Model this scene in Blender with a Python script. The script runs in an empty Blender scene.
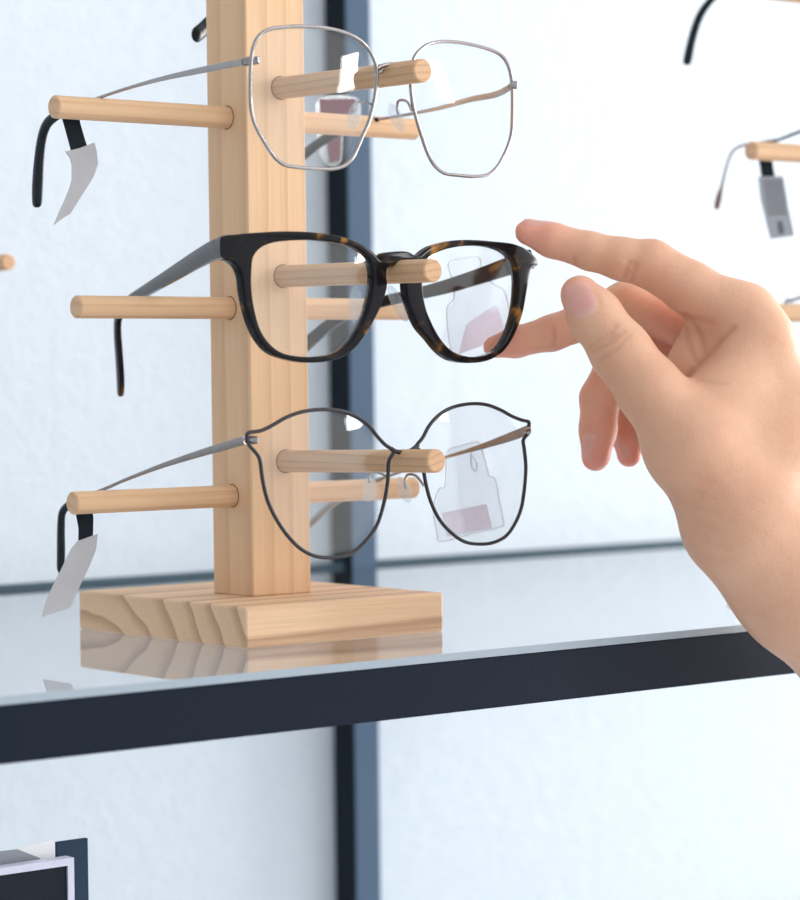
import bpy, bmesh, math, random
import numpy as np
from mathutils import Vector
random.seed(4); np.random.seed(4)
S = 0.00092                     # one working unit is 0.92 mm
SC = bpy.context.scene
COL = SC.collection

# ------------------------------------------------------------------ camera solution (fitted to the photograph)
F = 2684.8241
PITCH, ROLL, PHI = 0.026974, -0.012177, 0.680198
CAM = np.array([-636.197, -817.255, 109.868])
_d = np.array([math.sin(PHI)*math.cos(PITCH), math.cos(PHI)*math.cos(PITCH), -math.sin(PITCH)])
_r0 = np.array([math.cos(PHI), -math.sin(PHI), 0.0]); _u0 = np.cross(_r0, _d)
_r = math.cos(ROLL)*_r0+math.sin(ROLL)*_u0; _u = -math.sin(ROLL)*_r0+math.cos(ROLL)*_u0
def ray(px, py): return _d+_r*((px-400)/F)-_u*((py-450)/F)
def on_y(px, py, y):
    v = ray(px, py); return CAM+v*((y-CAM[1])/v[1])
def on_x(px, py, x):
    v = ray(px, py); return CAM+v*((x-CAM[0])/v[0])
def at_depth(px, py, z): return CAM+ray(px, py)*z
def on_vplane(px, py, P, D):
    """point of the pixel's ray on the vertical plane through P with horizontal direction D"""
    v = ray(px, py); n = np.array([D[1], -D[0], 0.0]); t = ((np.array(P)-CAM)@n)/(v@n); return CAM+v*t

# ------------------------------------------------------------------ materials
def new_mat(name):
    m = bpy.data.materials.new(name); m.use_nodes = True; nt = m.node_tree
    for n in list(nt.nodes): nt.nodes.remove(n)
    out = nt.nodes.new('ShaderNodeOutputMaterial')
    b = nt.nodes.new('ShaderNodeBsdfPrincipled'); nt.links.new(b.outputs[0], out.inputs[0])
    return m, nt, b, out
def N(nt, t, **kw):
    n = nt.nodes.new(t)
    for k, v in kw.items():
        if k.startswith('_'): setattr(n, k[1:], v)
        else: n.inputs[k].default_value = v
    return n
def plain(name, col, rough=.5, metal=0, spec=.5, noise=0.0, nscale=300, bump=0.0, coat=0):
    m, nt, b, out = new_mat(name)
    b.inputs['Roughness'].default_value = rough; b.inputs['Metallic'].default_value = metal
    b.inputs['Specular IOR Level'].default_value = spec; b.inputs['Coat Weight'].default_value = coat
    tc = N(nt, 'ShaderNodeTexCoord'); nz = N(nt, 'ShaderNodeTexNoise', Scale=nscale, Detail=4.0)
    nt.links.new(tc.outputs['Object'], nz.inputs['Vector'])
    cr = N(nt, 'ShaderNodeValToRGB')
    c = np.array(col)
    cr.color_ramp.elements[0].position = .3; cr.color_ramp.elements[1].position = .7
    cr.color_ramp.elements[0].color = (*(c*(1-noise)), 1); cr.color_ramp.elements[1].color = (*np.minimum(c*(1+noise), 1), 1)
    nt.links.new(nz.outputs['Fac'], cr.inputs[0]); nt.links.new(cr.outputs[0], b.inputs['Base Color'])
    if bump:
        bp = N(nt, 'ShaderNodeBump', Strength=bump, Distance=.001)
        nt.links.new(nz.outputs['Fac'], bp.inputs['Height']); nt.links.new(bp.outputs[0], b.inputs['Normal'])
    return m
def wood(name, light, dark, axis, centre, ring, contrast=.6, fine=1.0):
    """rings around an axis (local coordinates, in working units), drawn out along the grain"""
    m, nt, b, out = new_mat(name)
    b.inputs['Roughness'].default_value = .55; b.inputs['Specular IOR Level'].default_value = .3
    tc = N(nt, 'ShaderNodeTexCoord'); mp = N(nt, 'ShaderNodeMapping'); mp.vector_type = 'POINT'
    sc = [1/S]*3; mp.inputs['Scale'].default_value = sc
    mp.inputs['Location'].default_value = [-c for c in centre]
    nt.links.new(tc.outputs['Object'], mp.inputs['Vector'])
    st = N(nt, 'ShaderNodeVectorMath', _operation='MULTIPLY'); k = [1, 1, 1]; k[axis] = .06; st.inputs[1].default_value = k
    nt.links.new(mp.outputs[0], st.inputs[0])
    nz = N(nt, 'ShaderNodeTexNoise', Scale=.035, Detail=1.0); nt.links.new(st.outputs[0], nz.inputs['Vector'])
    k2 = [1, 1, 1]; k2[axis] = 0
    fl = N(nt, 'ShaderNodeVectorMath', _operation='MULTIPLY'); fl.inputs[1].default_value = k2; nt.links.new(mp.outputs[0], fl.inputs[0])
    ln = N(nt, 'ShaderNodeVectorMath', _operation='LENGTH'); nt.links.new(fl.outputs[0], ln.inputs[0])
    wob = N(nt, 'ShaderNodeMath', _operation='MULTIPLY_ADD'); wob.inputs[1].default_value = ring*.7
    nt.links.new(nz.outputs['Fac'], wob.inputs[0]); nt.links.new(ln.outputs['Value'], wob.inputs[2])
    dv = N(nt, 'ShaderNodeMath', _operation='DIVIDE'); dv.inputs[1].default_value = ring; nt.links.new(wob.outputs[0], dv.inputs[0])
    fr = N(nt, 'ShaderNodeMath', _operation='FRACT'); nt.links.new(dv.outputs[0], fr.inputs[0])
    rp = N(nt, 'ShaderNodeValToRGB'); e = rp.color_ramp.elements
    e[0].position = 0; e[0].color = (0, 0, 0, 1); e[1].position = .93; e[1].color = (1, 1, 1, 1)
    e2 = rp.color_ramp.elements.new(.55); e2.color = (.16, .16, .16, 1)
    e3 = rp.color_ramp.elements.new(1.0); e3.color = (0, 0, 0, 1)
    nt.links.new(fr.outputs[0], rp.inputs[0])
    k3 = [1, 1, 1]; k3[axis] = .02
    s3 = N(nt, 'ShaderNodeVectorMath', _operation='MULTIPLY'); s3.inputs[1].default_value = k3; nt.links.new(mp.outputs[0], s3.inputs[0])
    fb = N(nt, 'ShaderNodeTexNoise', Scale=1.3*fine, Detail=3.0, Roughness=.7); nt.links.new(s3.outputs[0], fb.inputs['Vector'])
    mul = N(nt, 'ShaderNodeMath', _operation='MULTIPLY'); mul.inputs[1].default_value = contrast; nt.links.new(rp.outputs[0], mul.inputs[0])
    ad = N(nt, 'ShaderNodeMath', _operation='MULTIPLY_ADD'); ad.inputs[1].default_value = .75; ad.use_clamp = True
    sb = N(nt, 'ShaderNodeMath', _operation='SUBTRACT'); sb.inputs[1].default_value = .42; nt.links.new(fb.outputs['Fac'], sb.inputs[0])
    nt.links.new(sb.outputs[0], ad.inputs[0]); nt.links.new(mul.outputs[0], ad.inputs[2])
    mx = N(nt, 'ShaderNodeMix', _data_type='RGBA'); mx.inputs[6].default_value = (*light, 1); mx.inputs[7].default_value = (*dark, 1)
    nt.links.new(ad.outputs[0], mx.inputs[0]); nt.links.new(mx.outputs[2], b.inputs['Base Color'])
    bp = N(nt, 'ShaderNodeBump', Strength=.12, Distance=.0004); nt.links.new(fb.outputs['Fac'], bp.inputs['Height']); nt.links.new(bp.outputs[0], b.inputs['Normal'])
    return m
def thin_glass(name, tint=(1, 1, 1), f0=.04, rough=0.0, gain=1.0, f0_back=0.0, haze=0.0, haze_col=(1, 1, 1)):
    """see-through sheet: transparent with a Schlick reflection on the outer side; optional faint milky body"""
    m, nt, b, out = new_mat(name); nt.nodes.remove(b)
    g = N(nt, 'ShaderNodeNewGeometry')
    dt = N(nt, 'ShaderNodeVectorMath', _operation='DOT_PRODUCT'); nt.links.new(g.outputs['Normal'], dt.inputs[0]); nt.links.new(g.outputs['Incoming'], dt.inputs[1])
    ab = N(nt, 'ShaderNodeMath', _operation='ABSOLUTE'); nt.links.new(dt.outputs['Value'], ab.inputs[0])
    om = N(nt, 'ShaderNodeMath', _operation='SUBTRACT'); om.inputs[0].default_value = 1; om.use_clamp = True; nt.links.new(ab.outputs[0], om.inputs[1])
    pw = N(nt, 'ShaderNodeMath', _operation='POWER'); pw.inputs[1].default_value = 5; nt.links.new(om.outputs[0], pw.inputs[0])
    ma = N(nt, 'ShaderNodeMath', _operation='MULTIPLY_ADD'); ma.inputs[1].default_value = (1-f0)*gain; ma.inputs[2].default_value = f0; ma.use_clamp = True
    nt.links.new(pw.outputs[0], ma.inputs[0])
    bk = N(nt, 'ShaderNodeMath', _operation='SUBTRACT'); bk.inputs[0].default_value = 1; nt.links.new(g.outputs['Backfacing'], bk.inputs[1])
    fm = N(nt, 'ShaderNodeMath', _operation='MULTIPLY'); nt.links.new(ma.outputs[0], fm.inputs[0]); nt.links.new(bk.outputs[0], fm.inputs[1])
    fb = N(nt, 'ShaderNodeMath', _operation='MULTIPLY_ADD'); fb.inputs[1].default_value = f0_back
    nt.links.new(g.outputs['Backfacing'], fb.inputs[0]); nt.links.new(fm.outputs[0], fb.inputs[2])
    tr = N(nt, 'ShaderNodeBsdfTransparent', Color=(*tint, 1)); gl = N(nt, 'ShaderNodeBsdfGlossy', Roughness=rough)
    src = tr
    if haze:
        df = N(nt, 'ShaderNodeBsdfDiffuse', Color=(*haze_col, 1)); mh = N(nt, 'ShaderNodeMixShader', Fac=haze)
        nt.links.new(tr.outputs[0], mh.inputs[1]); nt.links.new(df.outputs[0], mh.inputs[2]); src = mh
    mix = N(nt, 'ShaderNodeMixShader'); nt.links.new(fb.outputs[0], mix.inputs[0])
    nt.links.new(src.outputs[0], mix.inputs[1]); nt.links.new(gl.outputs[0], mix.inputs[2]); nt.links.new(mix.outputs[0], out.inputs[0])
    return m
def tortoise():
    m, nt, b, out = new_mat('tortoiseshell acetate')
    b.inputs['Roughness'].default_value = .12; b.inputs['Specular IOR Level'].default_value = .22; b.inputs['IOR'].default_value = 1.4; b.inputs['Coat Weight'].default_value = 0; b.inputs['Coat Roughness'].default_value = .05
    tc = N(nt, 'ShaderNodeTexCoord')
    n1 = N(nt, 'ShaderNodeTexNoise', Scale=105.0, Detail=2.0, Distortion=.4, Roughness=.5); nt.links.new(tc.outputs['Object'], n1.inputs['Vector'])
    r = N(nt, 'ShaderNodeValToRGB'); e = r.color_ramp.elements
    e[0].position = .56; e[0].color = (.006, .006, .008, 1); e[1].position = .74; e[1].color = (.30, .13, .02, 1)
    a = r.color_ramp.elements.new(.63); a.color = (.035, .018, .008, 1)
    nt.links.new(n1.outputs['Fac'], r.inputs[0]); nt.links.new(r.outputs[0], b.inputs['Base Color'])
    return m
def skin():
    m, nt, b, out = new_mat('skin')
    b.inputs['Roughness'].default_value = .48; b.inputs['Specular IOR Level'].default_value = .4
    b.inputs['Subsurface Weight'].default_value = .25; b.inputs['Subsurface Radius'].default_value = (.006, .0025, .0012); b.inputs['Subsurface Scale'].default_value = .8
    tc = N(nt, 'ShaderNodeTexCoord')
    n1 = N(nt, 'ShaderNodeTexNoise', Scale=45.0, Detail=4.0, Roughness=.6); nt.links.new(tc.outputs['Object'], n1.inputs['Vector'])
    r = N(nt, 'ShaderNodeValToRGB'); e = r.color_ramp.elements
    e[0].position = .3; e[0].color = (.66, .35, .22, 1); e[1].position = .72; e[1].color = (.74, .435, .285, 1)
    nt.links.new(n1.outputs['Fac'], r.inputs[0])
    ar = N(nt, 'ShaderNodeAttribute', _attribute_name='redness'); mx = N(nt, 'ShaderNodeMix', _data_type='RGBA')
    mx.inputs[7].default_value = (.78, .31, .235, 1); nt.links.new(ar.outputs['Fac'], mx.inputs[0]); nt.links.new(r.outputs[0], mx.inputs[6])
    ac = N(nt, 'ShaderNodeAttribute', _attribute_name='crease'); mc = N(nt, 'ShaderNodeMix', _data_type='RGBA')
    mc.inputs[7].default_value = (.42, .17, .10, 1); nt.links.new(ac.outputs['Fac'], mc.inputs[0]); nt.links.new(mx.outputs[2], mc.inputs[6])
    an = N(nt, 'ShaderNodeAttribute', _attribute_name='nail'); m2 = N(nt, 'ShaderNodeMix', _data_type='RGBA')
    m2.inputs[7].default_value = (.70, .37, .31, 1); nt.links.new(an.outputs['Fac'], m2.inputs[0]); nt.links.new(mc.outputs[2], m2.inputs[6])
    al = N(nt, 'ShaderNodeAttribute', _attribute_name='lunula'); m3 = N(nt, 'ShaderNodeMix', _data_type='RGBA')
    m3.inputs[7].default_value = (.72, .47, .38, 1); nt.links.new(al.outputs['Fac'], m3.inputs[0]); nt.links.new(m2.outputs[2], m3.inputs[6])
    nt.links.new(m3.outputs[2], b.inputs['Base Color'])
    mr = N(nt, 'ShaderNodeMapRange'); mr.inputs['To Min'].default_value = .5; mr.inputs['To Max'].default_value = .28
    nt.links.new(an.outputs['Fac'], mr.inputs['Value']); nt.links.new(mr.outputs[0], b.inputs['Roughness'])
    vz = N(nt, 'ShaderNodeTexVoronoi', Scale=900.0); nt.links.new(tc.outputs['Object'], vz.inputs['Vector'])
    n2 = N(nt, 'ShaderNodeTexNoise', Scale=260.0, Detail=4.0); nt.links.new(tc.outputs['Object'], n2.inputs['Vector'])
    aa = N(nt, 'ShaderNodeMath', _operation='MULTIPLY_ADD'); aa.inputs[1].default_value = .35; nt.links.new(vz.outputs['Distance'], aa.inputs[0]); nt.links.new(n2.outputs['Fac'], aa.inputs[2])
    bp = N(nt, 'ShaderNodeBump', Strength=.4, Distance=.0006); nt.links.new(aa.outputs[0], bp.inputs['Height'])
    nt.links.new(bp.outputs[0], b.inputs['Normal'])
    return m
def plaster():
    m, nt, b, out = new_mat('rough white wall plaster')
    b.inputs['Roughness'].default_value = .85; b.inputs['Specular IOR Level'].default_value = .2
    tc = N(nt, 'ShaderNodeTexCoord')
    n1 = N(nt, 'ShaderNodeTexNoise', Scale=85.0, Detail=4.0, Roughness=.6, Distortion=.3); nt.links.new(tc.outputs['Object'], n1.inputs['Vector'])
    r = N(nt, 'ShaderNodeValToRGB'); e = r.color_ramp.elements
    e[0].position = .25; e[0].color = (.57, .63, .685, 1); e[1].position = .75; e[1].color = (.61, .665, .715, 1)
    nt.links.new(n1.outputs['Fac'], r.inputs[0]); nt.links.new(r.outputs[0], b.inputs['Base Color'])
    bp = N(nt, 'ShaderNodeBump', Strength=.22, Distance=.004); nt.links.new(n1.outputs['Fac'], bp.inputs['Height']); nt.links.new(bp.outputs[0], b.inputs['Normal'])
    return m
PINE_L, PINE_D = (.70, .47, .275), (.42, .235, .12)
M = dict(
    wall=plaster(), floor=plain('pale floor', (.66, .67, .69), .5, noise=.06, nscale=6),
    rail=plain('dark blue grey powder coat', (.006, .011, .022), .5, spec=.1, noise=.08, nscale=900, bump=.1),
    upright=plain('slate blue powder coat', (.062, .105, .165), .6, spec=.2, noise=.04, nscale=700),
    backrail=plain('grey teal strip', (.05, .085, .11), .6, spec=.2, noise=.04),
    shelf_glass=thin_glass('shelf glass', (.98, .99, 1.0), f0=.05, rough=.012, gain=1.35, haze=.06, haze_col=(.75, .8, .85)),
    glass_edge=plain('ground glass edge', (.31, .37, .42), .35, noise=.03),
    post=wood('pine post', (.80, .53, .315), (.56, .31, .165), 2, (-60, 25, 0), 9.0, .42),
    base=wood('pine base board', (.80, .535, .33), (.44, .255, .145), 0, (0, 62, -46), 15.0, .8),
    peg_x=wood('dowel wood across', (.72, .465, .275), (.48, .265, .135), 0, (0, 40, -20), 5.0, .4),
    peg_y=wood('dowel wood front', (.66, .41, .235), (.42, .23, .12), 1, (30, 0, -20), 3.0, .5),
    hole=plain('dark hole rim', (.10, .05, .025), .9),
    silver=plain('polished silver metal', (.36, .33, .32), .14, 1, noise=.03),
    gunmetal=plain('dark gunmetal', (.035, .032, .036), .3, .5, noise=.1),
    bronze=plain('antique grey metal', (.30, .27, .25), .28, 1, noise=.08),
    copper=plain('copper brown metal', (.42, .27, .18), .3, 1, noise=.08),
    black=plain('black acetate', (.008, .014, .018), .22, spec=.25, noise=.2),
    tort=tortoise(),
    lens=thin_glass('lens glass', (.965, .975, .98), f0=.06, f0_back=.03, gain=1.0),
    clear=thin_glass('clear plastic', (.93, .95, .96), f0=.06, f0_back=.04, rough=.08, haze=.12, haze_col=(.9, .92, .95)),
    tagplastic=thin_glass('clear tag plastic', (.95, .96, .97), f0=.04, rough=.1, haze=.10, haze_col=(.9, .93, .96)),
    tagedge=plain('tag plastic edge', (.62, .66, .70), .3),
    pink=plain('pale mauve label', (.64, .60, .70), .7, noise=.04),
    magenta=plain('magenta label', (.10, .008, .03), .6, noise=.1),
    paper=plain('off white paper label', (.44, .43, .44), .8, noise=.05, nscale=80),
    greypaper=plain('grey printed label', (.27, .29, .32), .8, noise=.04),
    ink=plain('grey ink', (.10, .105, .12), .8),
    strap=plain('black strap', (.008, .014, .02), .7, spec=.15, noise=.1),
    brown=plain('brown translucent tip', (.20, .11, .09), .3),
    pale=plain('pale lilac metal', (.60, .60, .72), .35, noise=.03),
    screen=plain('black glossy panel', (.006, .01, .018), .35, spec=.15, noise=.1),
    slate=plain('dark slate board', (.014, .034, .066), .6, spec=.2, noise=.05),
    white=plain('white paper', (.80, .80, .80), .7, noise=.02),
    whiteframe=plain('white window frame', (.8, .8, .8), .5),
    yellow=plain('yellow fabric', (.85, .60, .03), .7, noise=.05),
    skin=skin(),
)

# ------------------------------------------------------------------ object helpers
def thing(name, label, cat, loc=(0, 0, 0), group=None):
    o = bpy.data.objects.new(name, None); COL.objects.link(o); o.location = [c*S for c in loc]
    o.empty_display_size = .01
    o['label'] = label; o['category'] = cat
    if group: o['group'] = group
    return o
def base_of(p):
    b = np.zeros(3)
    while p is not None:
        b = b+np.array(p.location)/S; p = p.parent
    return b
def obj(name, verts, faces, mat, parent=None, smooth=True, label=None, bevel=0, autosmooth=True):
    v = (np.asarray(verts, float)-base_of(parent))*S
    me = bpy.data.meshes.new(name); me.from_pydata([tuple(p) for p in v], [], [tuple(int(i) for i in f) for f in faces]); me.validate(); me.update()
    bm = bmesh.new(); bm.from_mesh(me); bmesh.ops.recalc_face_normals(bm, faces=bm.faces)
    if smooth and autosmooth:
        for e in bm.edges:
            if len(e.link_faces) == 2 and e.calc_face_angle(0) > math.radians(42): e.smooth = False
    bm.to_mesh(me); bm.free()
    if smooth:
        for p in me.polygons: p.use_smooth = True
    me.materials.append(mat)
    o = bpy.data.objects.new(name, me); COL.objects.link(o); o.parent = parent
    if bevel:
        md = o.modifiers.new('bevel', 'BEVEL'); md.width = bevel*S; md.segments = 3; md.limit_method = 'ANGLE'
    if label: o['label'] = label
    return o
def tag(o, label, cat, group=None):
    o['label'] = label; o['category'] = cat
    if group: o['group'] = group
    return o
def struct(o): o['kind'] = 'structure'; return o
def boxvf(x0, x1, y0, y1, z0, z1):
    v = [(x, y, z) for x in (x0, x1) for y in (y0, y1) for z in (z0, z1)]
    return v, [(0, 1, 3, 2), (4, 6, 7, 5), (0, 4, 5, 1), (2, 3, 7, 6), (0, 2, 6, 4), (1, 5, 7, 3)]
def box(name, x0, x1, y0, y1, z0, z1, mat, parent=None, bevel=0, label=None):
    v, f = boxvf(x0, x1, y0, y1, z0, z1); return obj(name, v, f, mat, parent, smooth=bool(bevel), bevel=bevel, label=label)
def merge(parts):
    V = []; Fc = []
    for v, f in parts:
        o = len(V); V += [tuple(p) for p in v]; Fc += [tuple(i+o for i in q) for q in f]
    return V, Fc
def frame(a, b):
    a = np.array(a, float); b = np.array(b, float); d = b-a; d /= np.linalg.norm(d)
    h = np.array([0, 0, 1.0]) if abs(d[2]) < .9 else np.array([1.0, 0, 0])
    s = np.cross(d, h); s /= np.linalg.norm(s); return d, s, np.cross(s, d)
def dowel(a, b, r, n=40, ch=.6, r2=None):
    a = np.array(a, float); b = np.array(b, float); d, s, t = frame(a, b); r2 = r if r2 is None else r2
    L = np.linalg.norm(b-a); prof = [(0, r-ch), (ch, r), (L-ch, r2), (L, r2-ch)]
    V = []; Fc = []
    for z, q in prof:
        for k in range(n):
            w = 2*math.pi*k/n; V.append(a+d*z+(s*math.cos(w)+t*math.sin(w))*q)
    for j in range(3):
        for k in range(n): Fc.append((j*n+k, j*n+(k+1) % n, (j+1)*n+(k+1) % n, (j+1)*n+k))
    Fc.append(tuple(range(n))[::-1]); Fc.append(tuple(range(3*n, 4*n)))
    return V, Fc
def smoothpath(pts, n=8, closed=False):
    """Catmull-Rom through the points (any dimension)"""
    P = np.array(pts, float); m = len(P); out = []
    rng = range(m) if closed else range(m-1)
    for i in rng:
        if closed: p0, p1, p2, p3 = P[(i-1) % m], P[i], P[(i+1) % m], P[(i+2) % m]
        else: p0, p1, p2, p3 = P[max(i-1, 0)], P[i], P[i+1], P[min(i+2, m-1)]
        for k in range(n):
            t = k/n; out.append(.5*((2*p1)+(-p0+p2)*t+(2*p0-5*p1+4*p2-p3)*t*t+(-p0+3*p1-3*p2+p3)*t**3))
    if not closed: out.append(P[-1])
    return np.array(out)
def tube(path, r, n=10, closed=False, side=None, flat=1.0, power=2.0):
    """sweep; r may be a list. with side: section is (along side)*r*flat by (in the bend plane)*r, else round"""
    P = np.array(path, float); m = len(P); R = np.full(m, r, float) if np.isscalar(r) else np.array(r, float)
    Fl = np.full(m, flat, float) if np.isscalar(flat) else np.array(flat, float)
    V = []; Fc = []; prev = None
    for i in range(m):
        if closed: t = P[(i+1) % m]-P[(i-1) % m]
        else: t = P[min(i+1, m-1)]-P[max(i-1, 0)]
        t = t/(np.linalg.norm(t)+1e-12)
        ref = np.array(side, float) if side is not None else (prev if prev is not None else (np.array([0, 1.0, 0]) if abs(t[1]) < .9 else np.array([1.0, 0, 0])))
        s = ref-t*(ref@t); s /= np.linalg.norm(s); prev = s; q = np.cross(t, s)
        for k in range(n):
            w = 2*math.pi*k/n; c, e = math.cos(w), math.sin(w)
            if power != 2:
                g = (abs(c)**power+abs(e)**power)**(-1/power); c *= g; e *= g
            V.append(P[i]+s*c*R[i]*Fl[i]+q*e*R[i])
    for i in range(m if closed else m-1):
        j = (i+1) % m
        for k in range(n): Fc.append((i*n+k, i*n+(k+1) % n, j*n+(k+1) % n, j*n+k))
    if not closed: Fc.append(tuple(range(n))[::-1]); Fc.append(tuple(range((m-1)*n, m*n)))
    return V, Fc
def ribbon(poly, thick, nrm):
    """flat polygon (3D points, in order) given a thickness along nrm"""
    P = [np.array(p, float) for p in poly]; n = len(P); d = np.array(nrm, float)*thick
    V = [p for p in P]+[p+d for p in P]
    Fc = [tuple(range(n)), tuple(range(n, 2*n))[::-1]]+[(i, (i+1) % n, n+(i+1) % n, n+i) for i in range(n)]
    return V, Fc
def ellipsoid(c, a1, a2, a3, n=16):
    c, a1, a2, a3 = [np.array(q, float) for q in (c, a1, a2, a3)]
    V = []; Fc = []; m = n//2
    for j in range(1, m):
        ph = math.pi*j/m
        for k in range(n):
            w = 2*math.pi*k/n; V.append(c+a3*math.cos(ph)+(a1*math.cos(w)+a2*math.sin(w))*math.sin(ph))
    for j in range(m-2):
        for k in range(n): Fc.append((j*n+k, j*n+(k+1) % n, (j+1)*n+(k+1) % n, (j+1)*n+k))
    V.append(c+a3); V.append(c-a3); t = len(V)-2
    for k in range(n): Fc.append((t, (k+1) % n, k)); Fc.append((t+1, (m-2)*n+k, (m-2)*n+(k+1) % n))
    return V, Fc

# ------------------------------------------------------------------ the setting
WALL_Y = 434
struct(box('wall_back', -2600, 3600, WALL_Y, WALL_Y+60, -1000, 1700, M['wall']))
struct(box('floor', -2600, 3600, -3200, WALL_Y, -1060, -1000, M['floor']))
SX0, SX1, SB = -560, 1500, 417
def shelf(name, z, label):
    t = thing(name, label, 'shelf', (SX0, 0, z))
    box('front_rail', SX0, SX1, 0, 20, z-24, z-3.2, M['rail'], t, bevel=.5, label='dark blue-grey square front rail')
    v, f = boxvf(SX0, SX1, -.4, SB, z-3.1, z)
    g = obj('glass_panel', v, f, M['shelf_glass'], t, smooth=False, label='clear reflective glass panel')
    g.data.materials.append(M['glass_edge'])
    for p in g.data.polygons:
        if abs(p.normal.z) < .5: p.material_index = 1
    box('back_rail', SX0, SX1, SB, SB+3, z-4, z+2.8, M['backrail'], t, label='thin dark back rail')
    return t
shelf('display_shelf', 0, 'glass display shelf with dark square rail, carrying the wooden eyewear stands')
shelf('display_shelf', -262, 'lower glass shelf under the eyewear shelf, carrying the black framed panel')
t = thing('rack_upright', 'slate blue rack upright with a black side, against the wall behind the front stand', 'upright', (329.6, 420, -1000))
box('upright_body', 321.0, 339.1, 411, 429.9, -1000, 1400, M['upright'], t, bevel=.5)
box('side_strip', 320.2, 321.0, 411.4, 429.5, -1000, 1400, M['strap'], t, label='black side strip')  # thin near-black strip covering the upright's left face

# ------------------------------------------------------------------ wooden eyewear stand
BY, BW, BD, BH = 70.2, 104.8, 126.9, 17.1
PX, PY, PW, PD = 34.3, 112.2, 30.8, 29.4
MX, MY = PX+PW/2, PY+PD/2
PEGZ = [59.8, 140.6, 222.3, 304.0]
def make_stand(dx=0.0, label=''):
    t = thing('eyewear_stand', label, 'display stand', (MX+dx, MY, 0), 'wooden eyewear stands on the glass shelf')
    box('base', dx, dx+BW, BY, BY+BD, 0, BH, M['base'], t, bevel=1.2)
    box('post', PX+dx, PX+PW+dx, PY, PY+PD, BH, 400, M['post'], t, bevel=.5)
    ends = [(49.7, 7.3, 76.4), (49.7, 8.0, 152.4), (49.7, 13.0, 232.4), (49.7, 9.0, 315.0)]
    starts = [74.4, 154.0, 234.6, 317.0]; lefts = [-46.6, -43.4, -52.4, -46.0]; rights = [135.5, 136.6, 138.5, 137.0]
    for i, z in enumerate(PEGZ):
        V, Fc = dowel((lefts[i]+dx, MY, z), (PX+dx+2, MY, z), 4.75); obj('peg', V, Fc, M['peg_x'], t)
        V, Fc = dowel((PX+PW+dx-2, MY, z), (rights[i]+dx, MY, z), 4.75); obj('peg', V, Fc, M['peg_x'], t)
        e = ends[i]; V, Fc = dowel((e[0]+2.6+dx, PY+2, starts[i]), (e[0]+dx, e[1], e[2]), 4.75); obj('peg', V, Fc, M['peg_y'], t)
        V, Fc = dowel((PX+dx-.12, MY, z), (PX+dx+1, MY, z), 5.1, ch=.01); obj('peg_hole', V, Fc, M['hole'], t)
        V, Fc = dowel((e[0]+2.6+dx, PY-.12, starts[i]), (e[0]+2.6+dx, PY+1, starts[i]), 5.1, ch=.01); obj('peg_hole', V, Fc, M['hole'], t)
    return t
make_stand(0, 'pine peg stand in front of the rack upright, its square base fully in view')
DX2 = 410.0
make_stand(DX2, 'pine peg stand standing beyond the hand, only its left peg ends showing at the right')
# small wooden wall peg at the left edge
pe = on_y(8, 262, 372); V, Fc = dowel((pe[0], WALL_Y, pe[2]+1), (pe[0], 340, pe[2]), 6.5, r2=3.8)
vv = np.array(V); sh = at_depth(9.5, 261.5, 1); 
pk = on_y(9, 262, 345); V, Fc = dowel((pk[0], WALL_Y, pk[2]-1.0), (pk[0], 345, pk[2]), 7.0, r2=3.9)
tag(obj('wall_peg', V, Fc, M['peg_y']), 'short tapered wooden peg on the wall at the left edge', 'peg')

# ------------------------------------------------------------------ spectacles
class Front:
    """the gently curved vertical surface the front of a pair lies in"""
    def __init__(s, xb, yb, R): s.xb, s.yb, s.R = xb, yb, R
    def y(s, x): return s.yb+(x-s.xb)**2/(2*s.R)
    def at(s, px, py):
        v = ray(px, py); y = s.yb
        for _ in range(25):
            t = (y-CAM[1])/v[1]; P = CAM+v*t; y = s.y(P[0])
        return np.array([P[0], y, P[2]])
    def nrm(s, x):
        n = np.array([(x-s.xb)/s.R, -1.0, 0]); return n/np.linalg.norm(n)
def zpts(pts, ox, oy, k): return [(ox+x*k, oy+y*k) for x, y in pts]
def lens_mesh(fr, outline, bulge=2.2, thick=1.6, rings=9):
    """outline: closed list of 3D points on the front; a domed thin lens filling it"""
    O = np.array(outline); c = O.mean(0); V = []; Fc = []; n = len(O)
    def pt(i, s, off):
        p = c+(O[i]-c)*s; p = p.copy(); p[1] = fr.y(p[0])-bulge*(1-s*s)+off; return p
    for off in (0, thick):
        for j in range(1, rings+1):
            for i in range(n): V.append(pt(i, j/rings, off+.2))
        V.append(pt(0, 0, off+.2))
    b = rings*n+1
    for j in range(rings-1):
        for i in range(n):
            k = (i+1) % n
            Fc.append((j*n+i, j*n+k, (j+1)*n+k, (j+1)*n+i)); Fc.append((b+j*n+i, b+(j+1)*n+i, b+(j+1)*n+k, b+j*n+k))
    for i in range(n):
        k = (i+1) % n
        Fc.append((rings*n, k, i)); Fc.append((b+rings*n, b+i, b+k))
        q = (rings-1)*n; Fc.append((q+i, q+k, b+q+k, b+q+i))
    return V, Fc
def temple_mesh(rows, P, D, power=3.2):
    """rows: (px, py, height, thickness) traced on the vertical plane through P along D"""
    pts = [on_vplane(a, b, P, D) for a, b, _, _ in rows]
    Q = smoothpath([list(p)+[h, t] for p, (_, _, h, t) in zip(pts, rows)], 7)
    side = np.array([D[1], -D[0], 0]); side = side/np.linalg.norm(side)
    return tube(Q[:, :3], Q[:, 3]/2, 14, side=side, flat=Q[:, 4]/Q[:, 3], power=power), Q[:, :3]
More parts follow.
